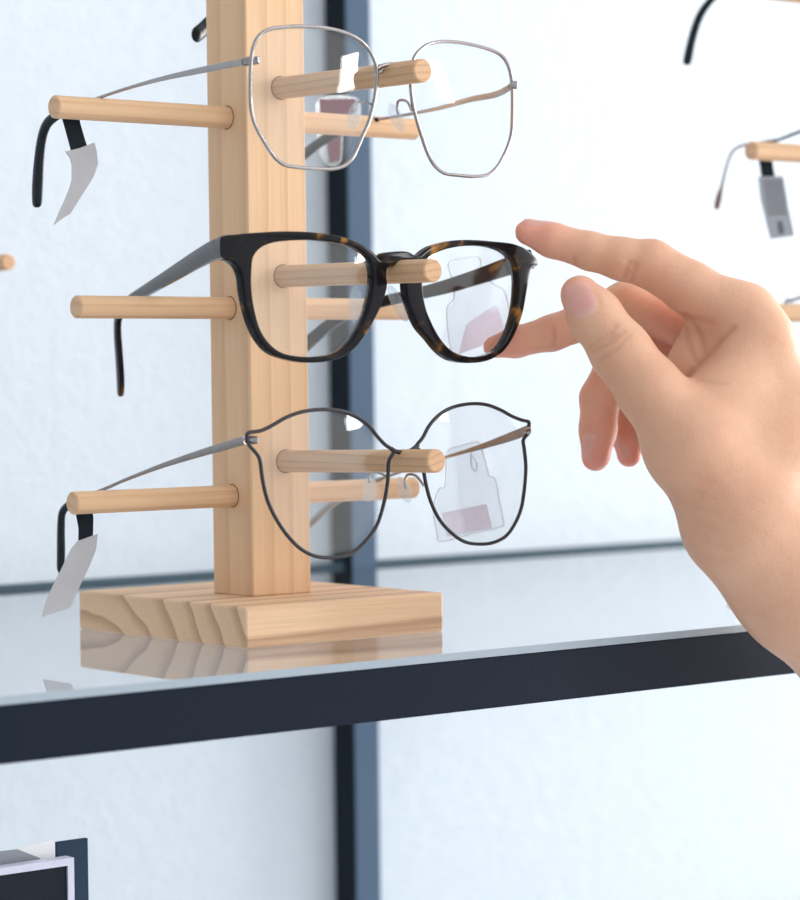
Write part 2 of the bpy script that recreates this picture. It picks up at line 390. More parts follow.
def nose_pad(name, t, c, tilt, bracket, mat_metal):
    a3 = np.array(tilt, float); L = np.linalg.norm(a3); a = a3/L
    s = np.cross(a, [0, 1.0, 0]); s /= np.linalg.norm(s); q = np.cross(s, a)
    V, Fc = ellipsoid(c, (s*.3+q*.95)*3.2, (s*.95-q*.3)*1.1, a3, 18); p = obj(name, V, Fc, M['clear'], t, label='clear plastic nose pad')
    V, Fc = tube(smoothpath(bracket, 6), .55, 8); obj('pad_arm', V, Fc, mat_metal, p)
def off(pts, d): return [tuple(np.array(p)+np.array(d)) for p in pts]

# --- top pair: silver geometric rims
TL = zpts([(80,230),(93,155),(120,105),(170,72),(250,60),(350,57),(450,65),(540,85),(610,117),(660,160),(690,210),(708,270),(706,350),(695,430),(670,530),(635,610),(600,690),(560,745),(500,768),(420,770),(320,762),(250,750),(200,713),(150,640),(110,570),(88,510),(78,440),(76,340)], 235, 15, .2)
TR = zpts([(190,180),(215,135),(265,98),(330,83),(400,85),(470,95),(560,118),(625,147),(660,190),(680,250),(688,330),(688,430),(684,530),(670,590),(645,650),(610,710),(565,748),(490,757),(400,750),(345,740),(300,705),(265,645),(235,560),(210,480),(190,400),(180,320),(180,250)], 375, 25, .2)
# --- bottom pair: dark thin round rims with pointed corners
BL = zpts([(66,190),(130,178),(190,150),(250,115),(320,88),(390,75),(470,73),(550,85),(620,115),(670,155),(710,205),(750,248),(785,272),(790,292),(768,335),(764,430),(745,540),(710,650),(650,735),(575,795),(500,812),(410,808),(330,770),(260,700),(200,610),(160,520),(137,420),(125,330),(105,290),(70,250),(60,220)], 235, 395, .2)
BR = zpts([(195,243),(225,200),(255,145),(300,95),(360,60),(440,42),(520,45),(590,70),(640,98),(690,118),(722,126),(724,150),(722,180),(698,212),(703,260),(710,350),(700,470),(680,560),(630,650),(570,690),(500,702),(420,690),(350,640),(300,580),(262,500),(238,410),(226,330),(222,275)], 375, 395, .2125)
BLl = zpts([(190,152),(250,117),(320,90),(390,78),(470,76),(550,88),(620,118),(670,158),(710,208),(745,250),(764,300),(764,335),(760,430),(742,540),(707,650),(647,732),(575,792),(500,809),(410,805),(330,767),(262,700),(202,610),(162,520),(140,420),(135,330),(140,270),(155,205)], 235, 395, .2)
BRl = zpts([(205,243),(228,203),(258,148),(303,98),(362,63),(440,45),(520,48),(590,73),(625,98),(655,135),(680,180),(697,230),(703,270),(706,350),(697,470),(677,560),(628,647),(570,687),(500,699),(420,687),(352,638),(303,578),(265,500),(240,410),(228,330),(222,275)], 375, 395, .2125)

def metal_pair(label, rim_l, rim_r, lens_l, lens_r, xb, yb, R, bridge, hinge_l, hinge_r, left_rows, right_rows, pads, mats,
               contact_l, contact_r, rim_r_u=.95, offset=(0, 0, 0), bridge2=None, group='spectacles on the wooden stands', tip_at=None, extra_side=None):
    off3 = np.array(offset, float); fr = Front(xb, yb, R); B0 = fr.at(*bridge[len(bridge)//2])+off3
    t = thing('spectacles', label, 'spectacles', B0, group)
    f_m, h_m, tip_m = mats
    def W(P): return np.array(P)+off3
    for nm, o in (('rim', rim_l), ('rim', rim_r)):
        P = smoothpath([fr.at(*p) for p in o], 5, True); V, Fc = tube(W(P), rim_r_u, 10, closed=True, side=(0, 1, 0), flat=1.15)
        obj(nm, V, Fc, f_m, t)
    for o in (lens_l, lens_r):
        P = smoothpath([fr.at(*p) for p in o], 4, True)
        c = P.mean(0); P = c+(P-c)*.985
        V, Fc = lens_mesh(fr, P); obj('lens', W(V), Fc, M['lens'], t)
    P = smoothpath([fr.at(*p) for p in bridge], 6); V, Fc = tube(W(P), .95, 10); br = obj('bridge', V, Fc, f_m, t)
    if bridge2:
        P = smoothpath([fr.at(*p)+np.array([0, 1.5, 0]) for p in bridge2], 6); V, Fc = tube(W(P), .7, 8); obj('bridge_bar', V, Fc, f_m, br)
    for c, a3, brk in pads:
        nose_pad('nose_pad', t, W(fr.at(*c)+np.array([0, 3.5, 0])), a3, [W(fr.at(*q)+np.array([0, o, 0])) for q, o in brk], h_m)
    # temples
    for hinge, rows, contact in ((hinge_l, left_rows, contact_l), (hinge_r, right_rows, contact_r)):
        if rows is None: continue
        H = fr.at(*hinge); H[1] += 3.0
        D = np.array([contact[0]-H[0], contact[1]-H[1], 0.0]); D /= np.linalg.norm(D)
        if tip_at is not None: cut = tip_at
        (V, Fc), Q = temple_mesh(rows['arm'], H, D); te = obj('temple', W(V), Fc, rows.get('mat', h_m), t)
        (V, Fc), Q2 = temple_mesh(rows['tip'], H, D, 2.4); obj('temple_tip', W(V), Fc, rows.get('tipmat', tip_m), te, label=rows.get('tiplabel'))
        # hinge block between rim and temple
        a = fr.at(*rows['block'][0]); b = on_vplane(rows['block'][1][0], rows['block'][1][1], H, D)
        V, Fc = tube([W(a), W(a*.5+b*.5+np.array([0, .4, 0])), W(b)], [1.5, 1.9, 1.7], 12, side=(0, 1, 0), flat=.9); obj('hinge', V, Fc, M['silver'], t)
    return t, fr

CL = (on_y(101, 98, MY)[0], MY)
top, fr_top = metal_pair(
    'silver wire spectacles with squarish geometric lenses on the top peg', TL, TR, TL, TR, MX, 32.1, 520,
    [(376.5, 69), (384, 65.5), (393, 64.3), (404, 64.8), (412.5, 68)], (250, 61), (514, 85),
    dict(arm=[(243, 62, 2.6, 1.4), (232, 64, 2.7, 1.4), (200, 70.5, 2.6, 1.3), (165, 78, 2.0, 1.1), (130, 87.5, 1.4, 1.0), (101, 97, 1.3, 1.0), (85, 103, 1.4, 1.1), (75, 107.5, 1.6, 1.2)],
         tip=[(78, 106, 2.2, 2.2), (66, 111, 3.6, 2.6), (56, 116, 4.2, 2.8), (47, 124, 4.6, 3.0), (42, 138, 4.6, 3.2), (39, 160, 5.0, 3.4), (37.5, 185, 5.6, 3.6), (37, 203, 4.8, 3.2), (37, 207.5, 2.0, 1.5)],
         block=[(259, 60), (243, 62)], tiplabel='black temple tip'),
    dict(arm=[(515, 84, 2.8, 1.4), (497, 94, 2.8, 1.4), (470, 99.5, 2.5, 1.3), (440, 108, 1.8, 1.1), (410, 114, 1.4, 1.0), (375, 120, 1.3, 1.0)],
         tip=[(378, 119.5, 2.0, 2), (360, 123, 3.6, 2.6), (345, 129, 4.2, 2.8), (330, 136, 4.6, 3.0), (315, 146, 4.8, 3.2), (298, 160, 4.6, 3.2), (292, 165, 2.5, 2)],
         block=[(511, 84.5), (517, 85)]),
    [((359.5, 115), (1.2, 0, 5.6), [((371, 104), 0), ((366, 101), 3), ((361, 104), 4.5), ((360, 110), 3.6)]),
     ((402, 117), (-3.0, 0, 5.6), [((412, 111), 0), ((410, 101), 2), ((405, 100), 4), ((403, 108), 4), ((404, 114), 3.6)])],
    (M['silver'], M['silver'], M['black']), CL, (on_y(372, 117, MY)[0]-1, MY), rim_r_u=.76,
    bridge2=[(376.5, 74), (388, 70), (400, 70), (412, 74)])
CL3 = (on_y(112, 487, MY)[0], MY)
bot, fr_bot = metal_pair(
    'thin dark-rimmed round spectacles with pointed corners on the bottom peg', BL, BR, BLl, BRl, MX, 27.4, 520,
    [(391, 448.5), (396, 451.5), (404, 452.5), (411, 450.5), (418, 445)], (248, 439), (528, 430),
    dict(arm=[(245, 440, 3.4, 1.5), (225, 446, 3.4, 1.4), (195, 455, 2.8, 1.3), (160, 466.5, 2.0, 1.1), (125, 480, 1.4, 1.0), (108, 487.5, 1.4, 1.0), (92, 494, 1.5, 1.2)],
         tip=[(95, 493, 2.0, 2), (85, 497, 3.2, 2.3), (74, 502, 3.4, 2.4), (66.5, 507, 3.5, 2.5), (62, 514, 3.8, 2.6), (61, 530, 4.2, 2.8), (61, 552, 4.6, 2.8), (60.3, 568, 3.6, 2.4), (60, 573, 1.5, 1.2)],
         block=[(258, 440), (243, 440)], tiplabel='dark mottled temple tip', tipmat=M['black']),
    dict(arm=[(528, 430, 4.2, 1.5), (510, 437, 3.8, 1.4), (485, 445.5, 2.6, 1.2), (460, 453, 1.6, 1.0), (430, 462, 1.3, 1.0), (400, 472, 1.3, 1.0), (378, 480, 1.3, 1.0)],
         tip=[(382, 478.5, 1.8, 1.8), (365, 484.5, 2.6, 2), (350, 493, 3.0, 2.2), (330, 506, 3.2, 2.4), (310, 524, 3.4, 2.4), (296, 538, 3.4, 2.4), (292, 542, 1.5, 1)],
         block=[(524, 431), (530, 430)], tipmat=M['bronze']),
    [((375, 489), (.6, 0, 5.6), [((389, 478), 0), ((383, 473), 3), ((377, 475), 4.5), ((375, 483), 3.6)]),
     ((409.5, 490), (-2.6, 0, 5.4), [((424, 486), 0), ((419, 476), 2), ((414, 475), 4), ((411, 482), 4), ((412, 489), 3.6)])],
    (M['gunmetal'], M['bronze'], M['black']), CL3, (on_y(374, 481, MY)[0]-1, MY), rim_r_u=.76)

# --- middle pair: tortoiseshell acetate
OUT = zpts([(60,78),(130,63),(220,55),(330,50),(430,52),(530,62),(610,80),(680,108),(735,150),(765,178)], 210, 220, .225) \
    + zpts([(62,150),(110,140),(170,140),(213,158),(262,124),(320,101),(390,89),(470,88),(560,95),(640,105),(700,130),(742,168),(749,200),(722,216),(710,262),(697,340),(680,420),(650,500),(610,570),(560,611),(500,632),(420,635),(360,620),(310,583),(268,532),(222,478),(190,410),(170,350),(163,290),(168,250),(190,215),(180,196),(130,200),(84,210)], 370, 220, .225) \
    + zpts([(788,250),(790,300),(765,380),(730,450),(690,520),(640,577),(580,614),(500,632),(410,632),(320,612),(260,580),(210,515),(175,430),(152,330),(142,250),(122,206),(95,185),(62,165)], 210, 220, .225)
INL = zpts([(190,200),(201,155),(235,120),(290,99),(370,90),(450,88),(530,95),(600,108),(660,131),(703,165),(724,210),(728,270),(715,350),(695,420),(660,490),(610,557),(550,595),(470,608),(390,605),(320,588),(265,545),(225,480),(200,390),(188,300)], 210, 220, .225)
INR = zpts([(240,205),(260,170),(300,145),(360,125),(430,115),(500,115),(560,125),(610,147),(645,190),(658,250),(658,330),(645,420),(620,500),(580,565),(530,597),(470,608),(410,600),(360,575),(320,530),(285,470),(255,400),(240,330),(235,260)], 370, 220, .225)
def acetate_front(fr, outer, holes, thick, bev):
    cu = bpy.data.curves.new('c', 'CURVE'); cu.dimensions = '2D'; cu.fill_mode = 'BOTH'
    cu.extrude = (thick/2-bev); cu.bevel_depth = bev; cu.bevel_resolution = 3; cu.offset = -bev
    for pts in [outer]+holes:
        Q = smoothpath([fr.at(*p)[[0, 2]] for p in pts], 5, True)
        sp = cu.splines.new('POLY'); sp.points.add(len(Q)-1); sp.use_cyclic_u = True
        for i, q in enumerate(Q): sp.points[i].co = (q[0], q[1], 0, 1)
    o = bpy.data.objects.new('c', cu); COL.objects.link(o)
    dg = bpy.context.evaluated_depsgraph_get(); me = bpy.data.meshes.new_from_object(o.evaluated_get(dg))
    V = [(v.co.x, fr.y(v.co.x)+thick/2-v.co.z, v.co.y) for v in me.vertices]; Fc = [tuple(p.vertices) for p in me.polygons]
    COL.objects.unlink(o); bpy.data.objects.remove(o); bpy.data.curves.remove(cu)
    return V, Fc
fr_mid = Front(MX, 27.8, 330)
B0 = fr_mid.at(402, 255)
mid = thing('spectacles', 'chunky tortoiseshell acetate spectacles on the middle peg, pinched by the hand', 'spectacles', B0, 'spectacles on the wooden stands')
V, Fc = acetate_front(fr_mid, OUT, [INL, INR], 5.0, .9)
def weld(V, Fc):
    bm = bmesh.new(); vs = [bm.verts.new(v) for v in V]
    for f in Fc:
        try: bm.faces.new([vs[i] for i in f])
        except ValueError: pass
    bmesh.ops.remove_doubles(bm, verts=bm.verts, dist=.02); bm.verts.index_update()
    r = [tuple(v.co) for v in bm.verts], [tuple(v.index for v in f.verts) for f in bm.faces]; bm.free(); return r
V, Fc = weld(V, Fc)
obj('front_frame', V, Fc, M['tort'], mid, label='glossy dark tortoiseshell front')
for o in (INL, INR):
    P = smoothpath([fr_mid.at(*p) for p in o], 4, True); c = P.mean(0); P = c+(P-c)*1.012
    V, Fc = lens_mesh(fr_mid, P, bulge=1.5); V = np.array(V)+np.array([0, 1.4, 0]); obj('lens', V, Fc, M['lens'], mid)
# moulded nose pads
for c, a3, s in (((366, 305), (.8, 1.2, 8.0), -1), ((408, 303), (-3.2, 1.2, 7.5), 1)):
    C0 = fr_mid.at(*c)+np.array([0, 6.5, 0]); V, Fc = ellipsoid(C0, (1.6, .7, 0), (-.8, 3.4, 0), a3, 18); obj('nose_pad', V, Fc, M['clear'], mid, label='clear moulded nose pad')
HL = fr_mid.at(223, 247); HL[1] += 4
CL2 = (on_y(158, 292, MY)[0], MY); D = np.array([CL2[0]-HL[0], CL2[1]-HL[1], 0]); D /= np.linalg.norm(D)
(V, Fc), Q = temple_mesh([(224, 247.5, 8.6, 3.4), (214, 250.5, 8.4, 3.3), (198, 259, 7.6, 3.2), (180, 270, 6.9, 3.1), (162, 281, 6.0, 3.0), (148, 289.5, 5.4, 3.0), (134, 298.5, 5.2, 3.0), (124, 307, 5.2, 3.0), (118.5, 317, 5.2, 3.0), (117.5, 332, 5.4, 3.0), (119, 355, 5.8, 3.0), (120.5, 380, 6.4, 3.0), (120.5, 393, 5.0, 2.6), (120.5, 396.5, 2.2, 1.6)], HL, D, 4)
obj('temple', V, Fc, M['tort'], mid, label='dark temple running back over the left peg')
HR = fr_mid.at(532, 258); HR[1] += 4
CR2 = (on_y(368, 303, MY)[0]-2, MY); D = np.array([CR2[0]-HR[0], CR2[1]-HR[1], 0]); D /= np.linalg.norm(D)
(V, Fc), Q = temple_mesh([(531, 259, 8.4, 3.4), (512, 265, 8.0, 3.3), (480, 276, 7.0, 3.2), (445, 287, 6.2, 3.0), (410, 295.5, 5.2, 3.0), (385, 301, 5.0, 3.0), (362, 307, 5.0, 3.0), (345, 315, 5.2, 3.0), (328, 326, 5.4, 3.0), (308, 343, 6.0, 3.0), (292, 357, 5.2, 2.6), (289, 360, 2.2, 1.6)], HR, D, 4)
obj('temple', V, Fc, M['tort'], mid, label='mottled tortoiseshell temple seen through the right lens')
for h in (HL, HR):
    V, Fc = dowel(h+np.array([0, .3, -3]), h+np.array([0, .3, 3]), 1.6, 14); obj('hinge', V, Fc, M['gunmetal'], mid)

# --- the fourth pair of this stand, above the picture: only a temple tip comes into view
UP = (0, 0, 244.2)
upn, _ = metal_pair('spectacles on the peg above the picture, one black temple tip showing behind the post top', BL, BR, BLl, BRl, MX, 27.4, 520,
    [(391, 448.5), (396, 451.5), (404, 452.5), (411, 450.5), (418, 445)], (248, 439), (528, 430), None,
    dict(arm=[(528, 430, 4.2, 1.5), (485, 445.5, 2.6, 1.2), (430, 462, 1.3, 1.0), (378, 480, 1.3, 1.0)],
         tip=[(382, 478.5, 1.8, 1.8), (350, 493, 3.0, 2.2), (310, 524, 3.4, 2.4), (292, 542, 1.5, 1)], block=[(524, 431), (530, 430)]),
    [], (M['gunmetal'], M['bronze'], M['black']), CL3, (on_y(374, 481, MY)[0]-1, MY), rim_r_u=.76, offset=UP)
a = fr_bot.at(248, 439)+np.array([0, 3, 244.2])
V, Fc = tube([a, (26.5, MY, PEGZ[3]+6.4), (36, MY+16, PEGZ[3]+3)], [1.8, .8, .8], 10, side=(1, 0, 0), flat=.5); lt = obj('temple', V, Fc, M['bronze'], upn)
tp = [np.array([33, MY+10, PEGZ[3]+4]), np.array([42, MY+25, PEGZ[3]-4]), on_y(222, 4, MY+38), on_y(206, 26, MY+34), on_y(197, 34.5, MY+31), on_y(194.5, 36.5, MY+30)]
Q = smoothpath([list(p)+[h] for p, h in zip(tp, (2, 2.6, 3, 3.4, 3.5, 2.4))], 6); V, Fc = tube(Q[:, :3], Q[:, 3], 12, side=(.4, -1, 0), flat=.6)
obj('temple_tip', V, Fc, M['black'], lt, label='black temple tip')

# --- pairs on the farther stand
def far_pair(label, level, left, tipmat, mats=None):
    o = (DX2, 0, PEGZ[level]-PEGZ[0])
    t, _ = metal_pair(label, BL, BR, BLl, BRl, MX, 27.4, 520, [(391, 448.5), (396, 451.5), (404, 452.5), (411, 450.5), (418, 445)], (248, 439), (528, 430), None,
        dict(arm=[(528, 430, 4.2, 1.5), (485, 445.5, 2.6, 1.2), (430, 462, 1.3, 1.0), (378, 480, 1.3, 1.0)],
         tip=[(382, 478.5, 1.8, 1.8), (350, 493, 3.0, 2.2), (310, 524, 3.4, 2.4), (292, 542, 1.5, 1)], block=[(524, 431), (530, 430)]),
        [], mats or (M['gunmetal'], M['bronze'], M['black']), CL3, (on_y(374, 481, MY)[0]-1, MY), rim_r_u=.76, offset=o)
    H = fr_bot.at(248, 439)+np.array([0, 3, 0])+np.array(o)
    C = left['contact']; D = np.array([C[0]-H[0], C[1]-H[1], 0]); D /= np.linalg.norm(D)
    pts = [H, (np.array([C[0], C[1], PEGZ[level]+6.0]))]
    V, Fc = tube(pts, [1.5, .8], 10, side=(D[1], -D[0], 0), flat=.5); te = obj('temple', V, Fc, (mats or (0, M['bronze']))[1], t)
    rows = [list(pts[1])+[1.0]]+[list(on_vplane(px, py, H, D))+[r] for px, py, r in left['tip']]
    Q = smoothpath(rows, 7); V, Fc = tube(Q[:, :3], Q[:, 3], 12, side=(D[1], -D[0], 0), flat=.7); obj('temple_tip', V, Fc, tipmat, te)
    return t
cx = on_y(777, 140, MY)[0]
far_pair('fine wire spectacles on the farther stand, thin pale temple with brown tip', 2,
    dict(contact=(cx, MY), tip=[(757, 143, .7), (744, 145, .7), (733, 151, .7), (727, 165, .7), (722, 185, .9), (719, 197, 1.8), (716.5, 209, 1.6)]), M['brown'], (M['silver'], M['gunmetal'], M['brown']))
cx = on_y(760, -22, MY)[0]
far_pair('spectacles on the farther stand with a curved black temple tip at the top edge', 3,
    dict(contact=(cx, MY), tip=[(735, -12, 1.5), (718, -6, 1.8), (706, 6, 2.1), (698, 20, 2.3), (692, 39, 2.4), (687.5, 60, 2.6), (686.5, 65, 1.5)]), M['black'])
cx = on_y(790, 298, MY)[0]
far_pair('fine wire spectacles resting on the farther stand just above the index knuckle', 1,
    dict(contact=(cx, MY), tip=[(786, 301, .8), (784, 312, .9)]), M['bronze'])

# ------------------------------------------------------------------ paper tags and straps
def hang_tag(label, strap, poly, y, mat, text=None, name='price_tag', dy=0.0, pivot=None):
    t = thing(name, label, 'tag', on_y(*strap[0], y), 'price tags hanging from temples')
    n = (0, 1, 0)
    ys = y
    def bend(P, k=1.0):
        return P
    V, Fc = ribbon([on_y(*p, ys) for p in strap], .5, n); obj('strap', V, Fc, M['strap'], t, smooth=False, label='black strap')
    tilt = lambda p: on_y(p[0], p[1], ys-.6+dy*(p[1]-poly[0][1]))
    V, Fc = ribbon([tilt(p) for p in poly], .35, n); obj('label_card', V, Fc, mat, t, smooth=False)
    if text:
        for q in text:
            V, Fc = ribbon([tilt(p)+np.array([0, -.35, 0]) for p in q], .12, n); obj('printed_line', V, Fc, M['ink'], t, smooth=False)
    return t
def rnd(poly, k=4): return [tuple(p) for p in smoothpath(poly, k, True)]
hang_tag('long curved off-white price tag on a black strap under the top left peg', [(60, 109), (79, 109), (80, 122), (84, 136), (88, 149), (72, 152.5), (67, 134)],
         [(65.4,151.5),(80,148),(94.5,142.5),(97,152),(98,164),(94,176),(88,186),(79,200),(70.5,213.6),(62,219),(54,225),(59,213),(64.5,201),(69,190),(72,180),(72,165),(70,158)], MY+7.5, M['paper'], dy=.03)
hang_tag('slanting off-white price tag on a black strap under the bottom left peg', [(74, 502), (91, 500), (93.5, 518), (93, 536), (79, 543), (79, 528)],
         [(78,541),(98,533.7),(96,550),(90,565),(80,586),(70,608),(56,612.5),(42.5,617),(46,603),(51,590),(61,570),(72,548)], MY+7.5, M['paper'], dy=.03)
tx = []
for k in range(9):
    y0 = 181+k*4.0; s = (y0-177)*.17
    tx.append([(762+s*.9, y0), (781+s*.9, y0-.6), (781+s*.9, y0+.9), (762+s*.9, y0+1.5)])
tx.append([(777, 222), (781.5, 221), (784, 233), (779, 234)])
hang_tag('grey printed price tag on a black strap below the farther stand peg', [(758, 152), (771, 152), (775, 176), (762, 177)],
         [(758.5,176.7),(783,176),(786,192),(789,210),(794.5,235.6),(783,237.5),(771,239),(768,228),(765,216),(760.5,198)], MY+7.5, M['greypaper'], tx)

def clear_tag(label, poly, lab, y, labmat, loop=None, r=.32):
    t = thing('security_tag', label, 'tag', on_y(*poly[0], y), 'clear plastic tags hanging from temples')
    P = [on_y(*p, y) for p in rnd(poly, 3)]
    V, Fc = ribbon(P, .5, (0, 1, 0)); obj('tag_plate', V, Fc, M['tagplastic'], t, smooth=False, label='clear plastic plate')
    V, Fc = tube(P, r, 6, closed=True); obj('tag_edge', V, Fc, M['tagedge'], t)
    V, Fc = ribbon([on_y(*p, y-.35) for p in lab], .2, (0, 1, 0)); obj('tag_label', V, Fc, labmat, t, smooth=False, label='pale mauve paper label' if labmat is M['pink'] else 'magenta label')
    if loop:
        V, Fc = tube(smoothpath([on_y(*p, y) for p in loop], 5), .4, 6); obj('tag_loop', V, Fc, M['tagedge'], t)
    return t
clear_tag('clear plastic tag with mauve label seen through the bottom pair right lens',
    zpts([(345,262),(410,238),(470,220),(497,232),(520,310),(540,380),(567,395),(585,490),(606,600),(590,622),(450,655),(312,690),(292,640),(275,540),(300,445),(330,430),(335,340)], 375, 395, .2125),
    [(442,513),(486.6,504),(492.5,528),(448,536.5)], 88, M['pink'], loop=[(473, 446), (471, 455), (472, 466), (476, 471), (477, 463), (472, 455)])
clear_tag('clear plastic tag with mauve label seen through the tortoiseshell pair right lens',
    zpts([(350,190),(440,165),(490,170),(500,240),(560,290),(598,312),(620,400),(628,470),(600,510),(480,560),(375,598),(358,560),(345,470),(345,385),(375,350),(365,260)], 370, 220, .225),
    zpts([(430,462),(562,376),(592,455),(600,490),(500,560),(398,592)], 370, 220, .225), 86, M['pink'])
clear_tag('small magenta-labelled tag behind the top pair left lens, beyond the post',
    [(320, 98), (357, 98), (358, 122), (344, 126), (341, 160), (330, 166), (318, 150), (316, 120)],
    [(320, 99), (356, 99), (356, 112), (341, 118), (340, 160), (331, 162), (327, 140), (321, 116)], 165, M['magenta'], r=.12)

# ------------------------------------------------------------------ lower left: black framed panel, slate board, folded leaflet
yl = 120
def slab(name, poly, y, th, mat, parent=None, bevel=0):
    V, Fc = ribbon([on_y(*p, y) for p in poly], th, (0, 1, 0)); return V, Fc
ZB = -262
def P2(px, py, y): p = on_y(px, py, y); return p[0], p[2]
fx1, fz1 = P2(74, 857.5, yl)
fx0 = fx1-110
t = thing('picture_frame', 'pale-edged black framed panel at the lower left corner on the lower shelf', 'picture frame', (fx0, yl, ZB))
bw = 3.0
V, Fc = merge([boxvf(fx0, fx1, yl, yl+6, fz1-bw, fz1), boxvf(fx0, fx1, yl, yl+6, ZB, ZB+bw), boxvf(fx0, fx0+bw, yl, yl+6, ZB+bw, fz1-bw), boxvf(fx1-bw, fx1, yl, yl+6, ZB+bw, fz1-bw)])
obj('frame_border', V, Fc, M['pale'], t, smooth=False, label='pale lilac metal border')
box('panel', fx0+bw, fx1-bw, yl+1, yl+5, ZB+bw, fz1-bw, M['screen'], t, label='glossy black panel')
sx1, sz1 = P2(88, 838, yl+14); 
tag(box('backing_board', sx1-15.5, sx1, yl+14, yl+16, ZB, sz1, M['slate'], None, bevel=.3), 'dark slate blue board standing behind the black framed panel', 'board')
lp = [on_y(-20, 850, yl+9), on_y(8, 851, yl+9), on_y(50, 840, yl+9), on_y(55, 842, yl+9), on_y(54, 864, yl+9), on_y(-20, 880, yl+9)]
lp = lp[:4]+[np.array([lp[3][0], yl+9, ZB]), np.array([lp[0][0], yl+9, ZB])]
V, Fc = ribbon(lp, .6, (0, 1, 0)); lf = thing('leaflet', 'white folded paper leaflet tucked behind the black framed panel', 'leaflet', (lp[0][0], yl+9, ZB))
obj('sheet', V, Fc, M['white'], lf, smooth=False)
q = [on_y(-20, 853, yl+8.2), on_y(18, 849.5, yl+8.2), on_y(40, 858, yl+8.2), on_y(40, 880, yl+8.2), on_y(-20, 880, yl+8.2)]
V, Fc = ribbon(q, .5, (0, 1, 0)); obj('folded_flap', V, Fc, M['greypaper'], lf, smooth=False, label='greyish folded flap')

# ------------------------------------------------------------------ the hand (implicit surface, meshed with surface nets)
def c3(px, py, z): return np.array([(px-400)/F*z, -(py-450)/F*z, z])
H = {}
def J(n, px, py, z, r): H[n] = (c3(px, py, z), r)
ZI = 1133.0
J('i0', 528, 232, ZI, 5.6); J('i1', 552, 240, ZI-1, 7.3); J('i2', 590, 251, ZI-2, 8.0); J('i3', 622, 259, ZI-3, 8.9); J('i3b', 651, 264, ZI-3, 10.2); J('i4', 690, 288, ZI-4, 11.2); J('i5', 735, 316, ZI-6, 13.0)
J('m0', 494.5, 347, 1147, 4.9); J('m1', 516, 342, 1150, 6.6); J('m2', 552, 333, 1153, 7.6); J('m3', 588, 320, 1156, 8.4); J('m3b', 626, 303, 1158, 9.4); J('m4', 668, 318, 1159, 9.8); J('m5', 733, 345, 1153, 12.0)
J('r3b', 617, 364, 1166, 9.0); J('r4', 665, 353, 1172, 9.8); J('r5', 736, 366, 1172, 11.5); J('r2', 600, 398, 1162, 8.6); J('r1', 598, 430, 1160, 8.0); J('r0', 596, 456, 1159, 6.4)
J('p3b', 646, 388, 1182, 8.4); J('p4', 690, 388, 1188, 8.0); J('p5', 742, 398, 1190, 10.5); J('p2', 632, 414, 1178, 7.8); J('p1', 629, 438, 1175, 7.0); J('p0', 629, 455, 1174, 5.4)
J('t0', 580, 295, 1107, 8.2); J('t1', 594, 315, 1105, 10.8); J('t2', 621, 352, 1102, 12.2); J('t3', 650, 390, 1100, 13.4); J('t4', 695, 445, 1100, 18.5); J('t5', 745, 520, 1108, 24)
J('w', 806, 579, 1126, 26.5); J('e', 908, 704, 1140, 30); J('e2', 1010, 850, 1150, 33)
JI = [('i0', 'i1'), ('i1', 'i2'), ('i2', 'i3'), ('i3', 'i3b'), ('i3b', 'i4'), ('i4', 'i5')]
JM = [('m0', 'm1'), ('m1', 'm2'), ('m2', 'm3'), ('m3', 'm3b'), ('m3b', 'm4'), ('m4', 'm5')]
JR = [('r0', 'r1'), ('r1', 'r2'), ('r2', 'r3b'), ('r3b', 'r4'), ('r4', 'r5')]
JP = [('p0', 'p1'), ('p1', 'p2'), ('p2', 'p3b'), ('p3b', 'p4'), ('p4', 'p5')]
JT = [('t0', 't1'), ('t1', 't2'), ('t2', 't3'), ('t3', 't4'), ('t4', 't5')]
def K(px, py, z, r): return (c3(px, py, z), r)
PALM = [(H['i5'], K(778, 430, 1120, 17)), (K(778, 430, 1120, 17), K(790, 540, 1122, 22)), (K(752, 318, ZI-4, 11.0), K(790, 400, 1128, 15)),
        (H['m5'], K(790, 470, 1140, 17)), (K(790, 470, 1140, 17), H['w']), (H['r5'], K(795, 500, 1150, 16)), (H['p5'], K(800, 530, 1158, 15)), (K(795, 500, 1150, 16), H['w']),
        (H['t5'], H['w']), (H['t4'], K(760, 450, 1112, 17)), (H['t4'], K(726, 392, 1108, 10)), (K(726, 392, 1108, 10), K(762, 345, 1118, 12)), (H['w'], H['e']), (H['e'], H['e2']),
        (K(712, 402, 1108, 8.5), K(745, 420, 1112, 12)), (K(708, 332, 1137, 10), K(700, 372, 1135, 12)), (K(700, 372, 1135, 12), K(720, 430, 1130, 14)), (K(745, 520, 1108, 24), H['w'])]
h = 1.1
lo = np.array([(470-400)/F*1120, -(800-450)/F*1160, 1066.0]); hi = np.array([(905-400)/F*1160, -(205-450)/F*1120, 1212.0])
dims = np.ceil((hi-lo)/h).astype(int)
gx, gy, gz = [lo[i]+h*np.arange(dims[i]) for i in range(3)]
X, Y, Z = np.meshgrid(gx.astype(np.float32), gy.astype(np.float32), gz.astype(np.float32), indexing='ij')
BIG = np.float32(40)
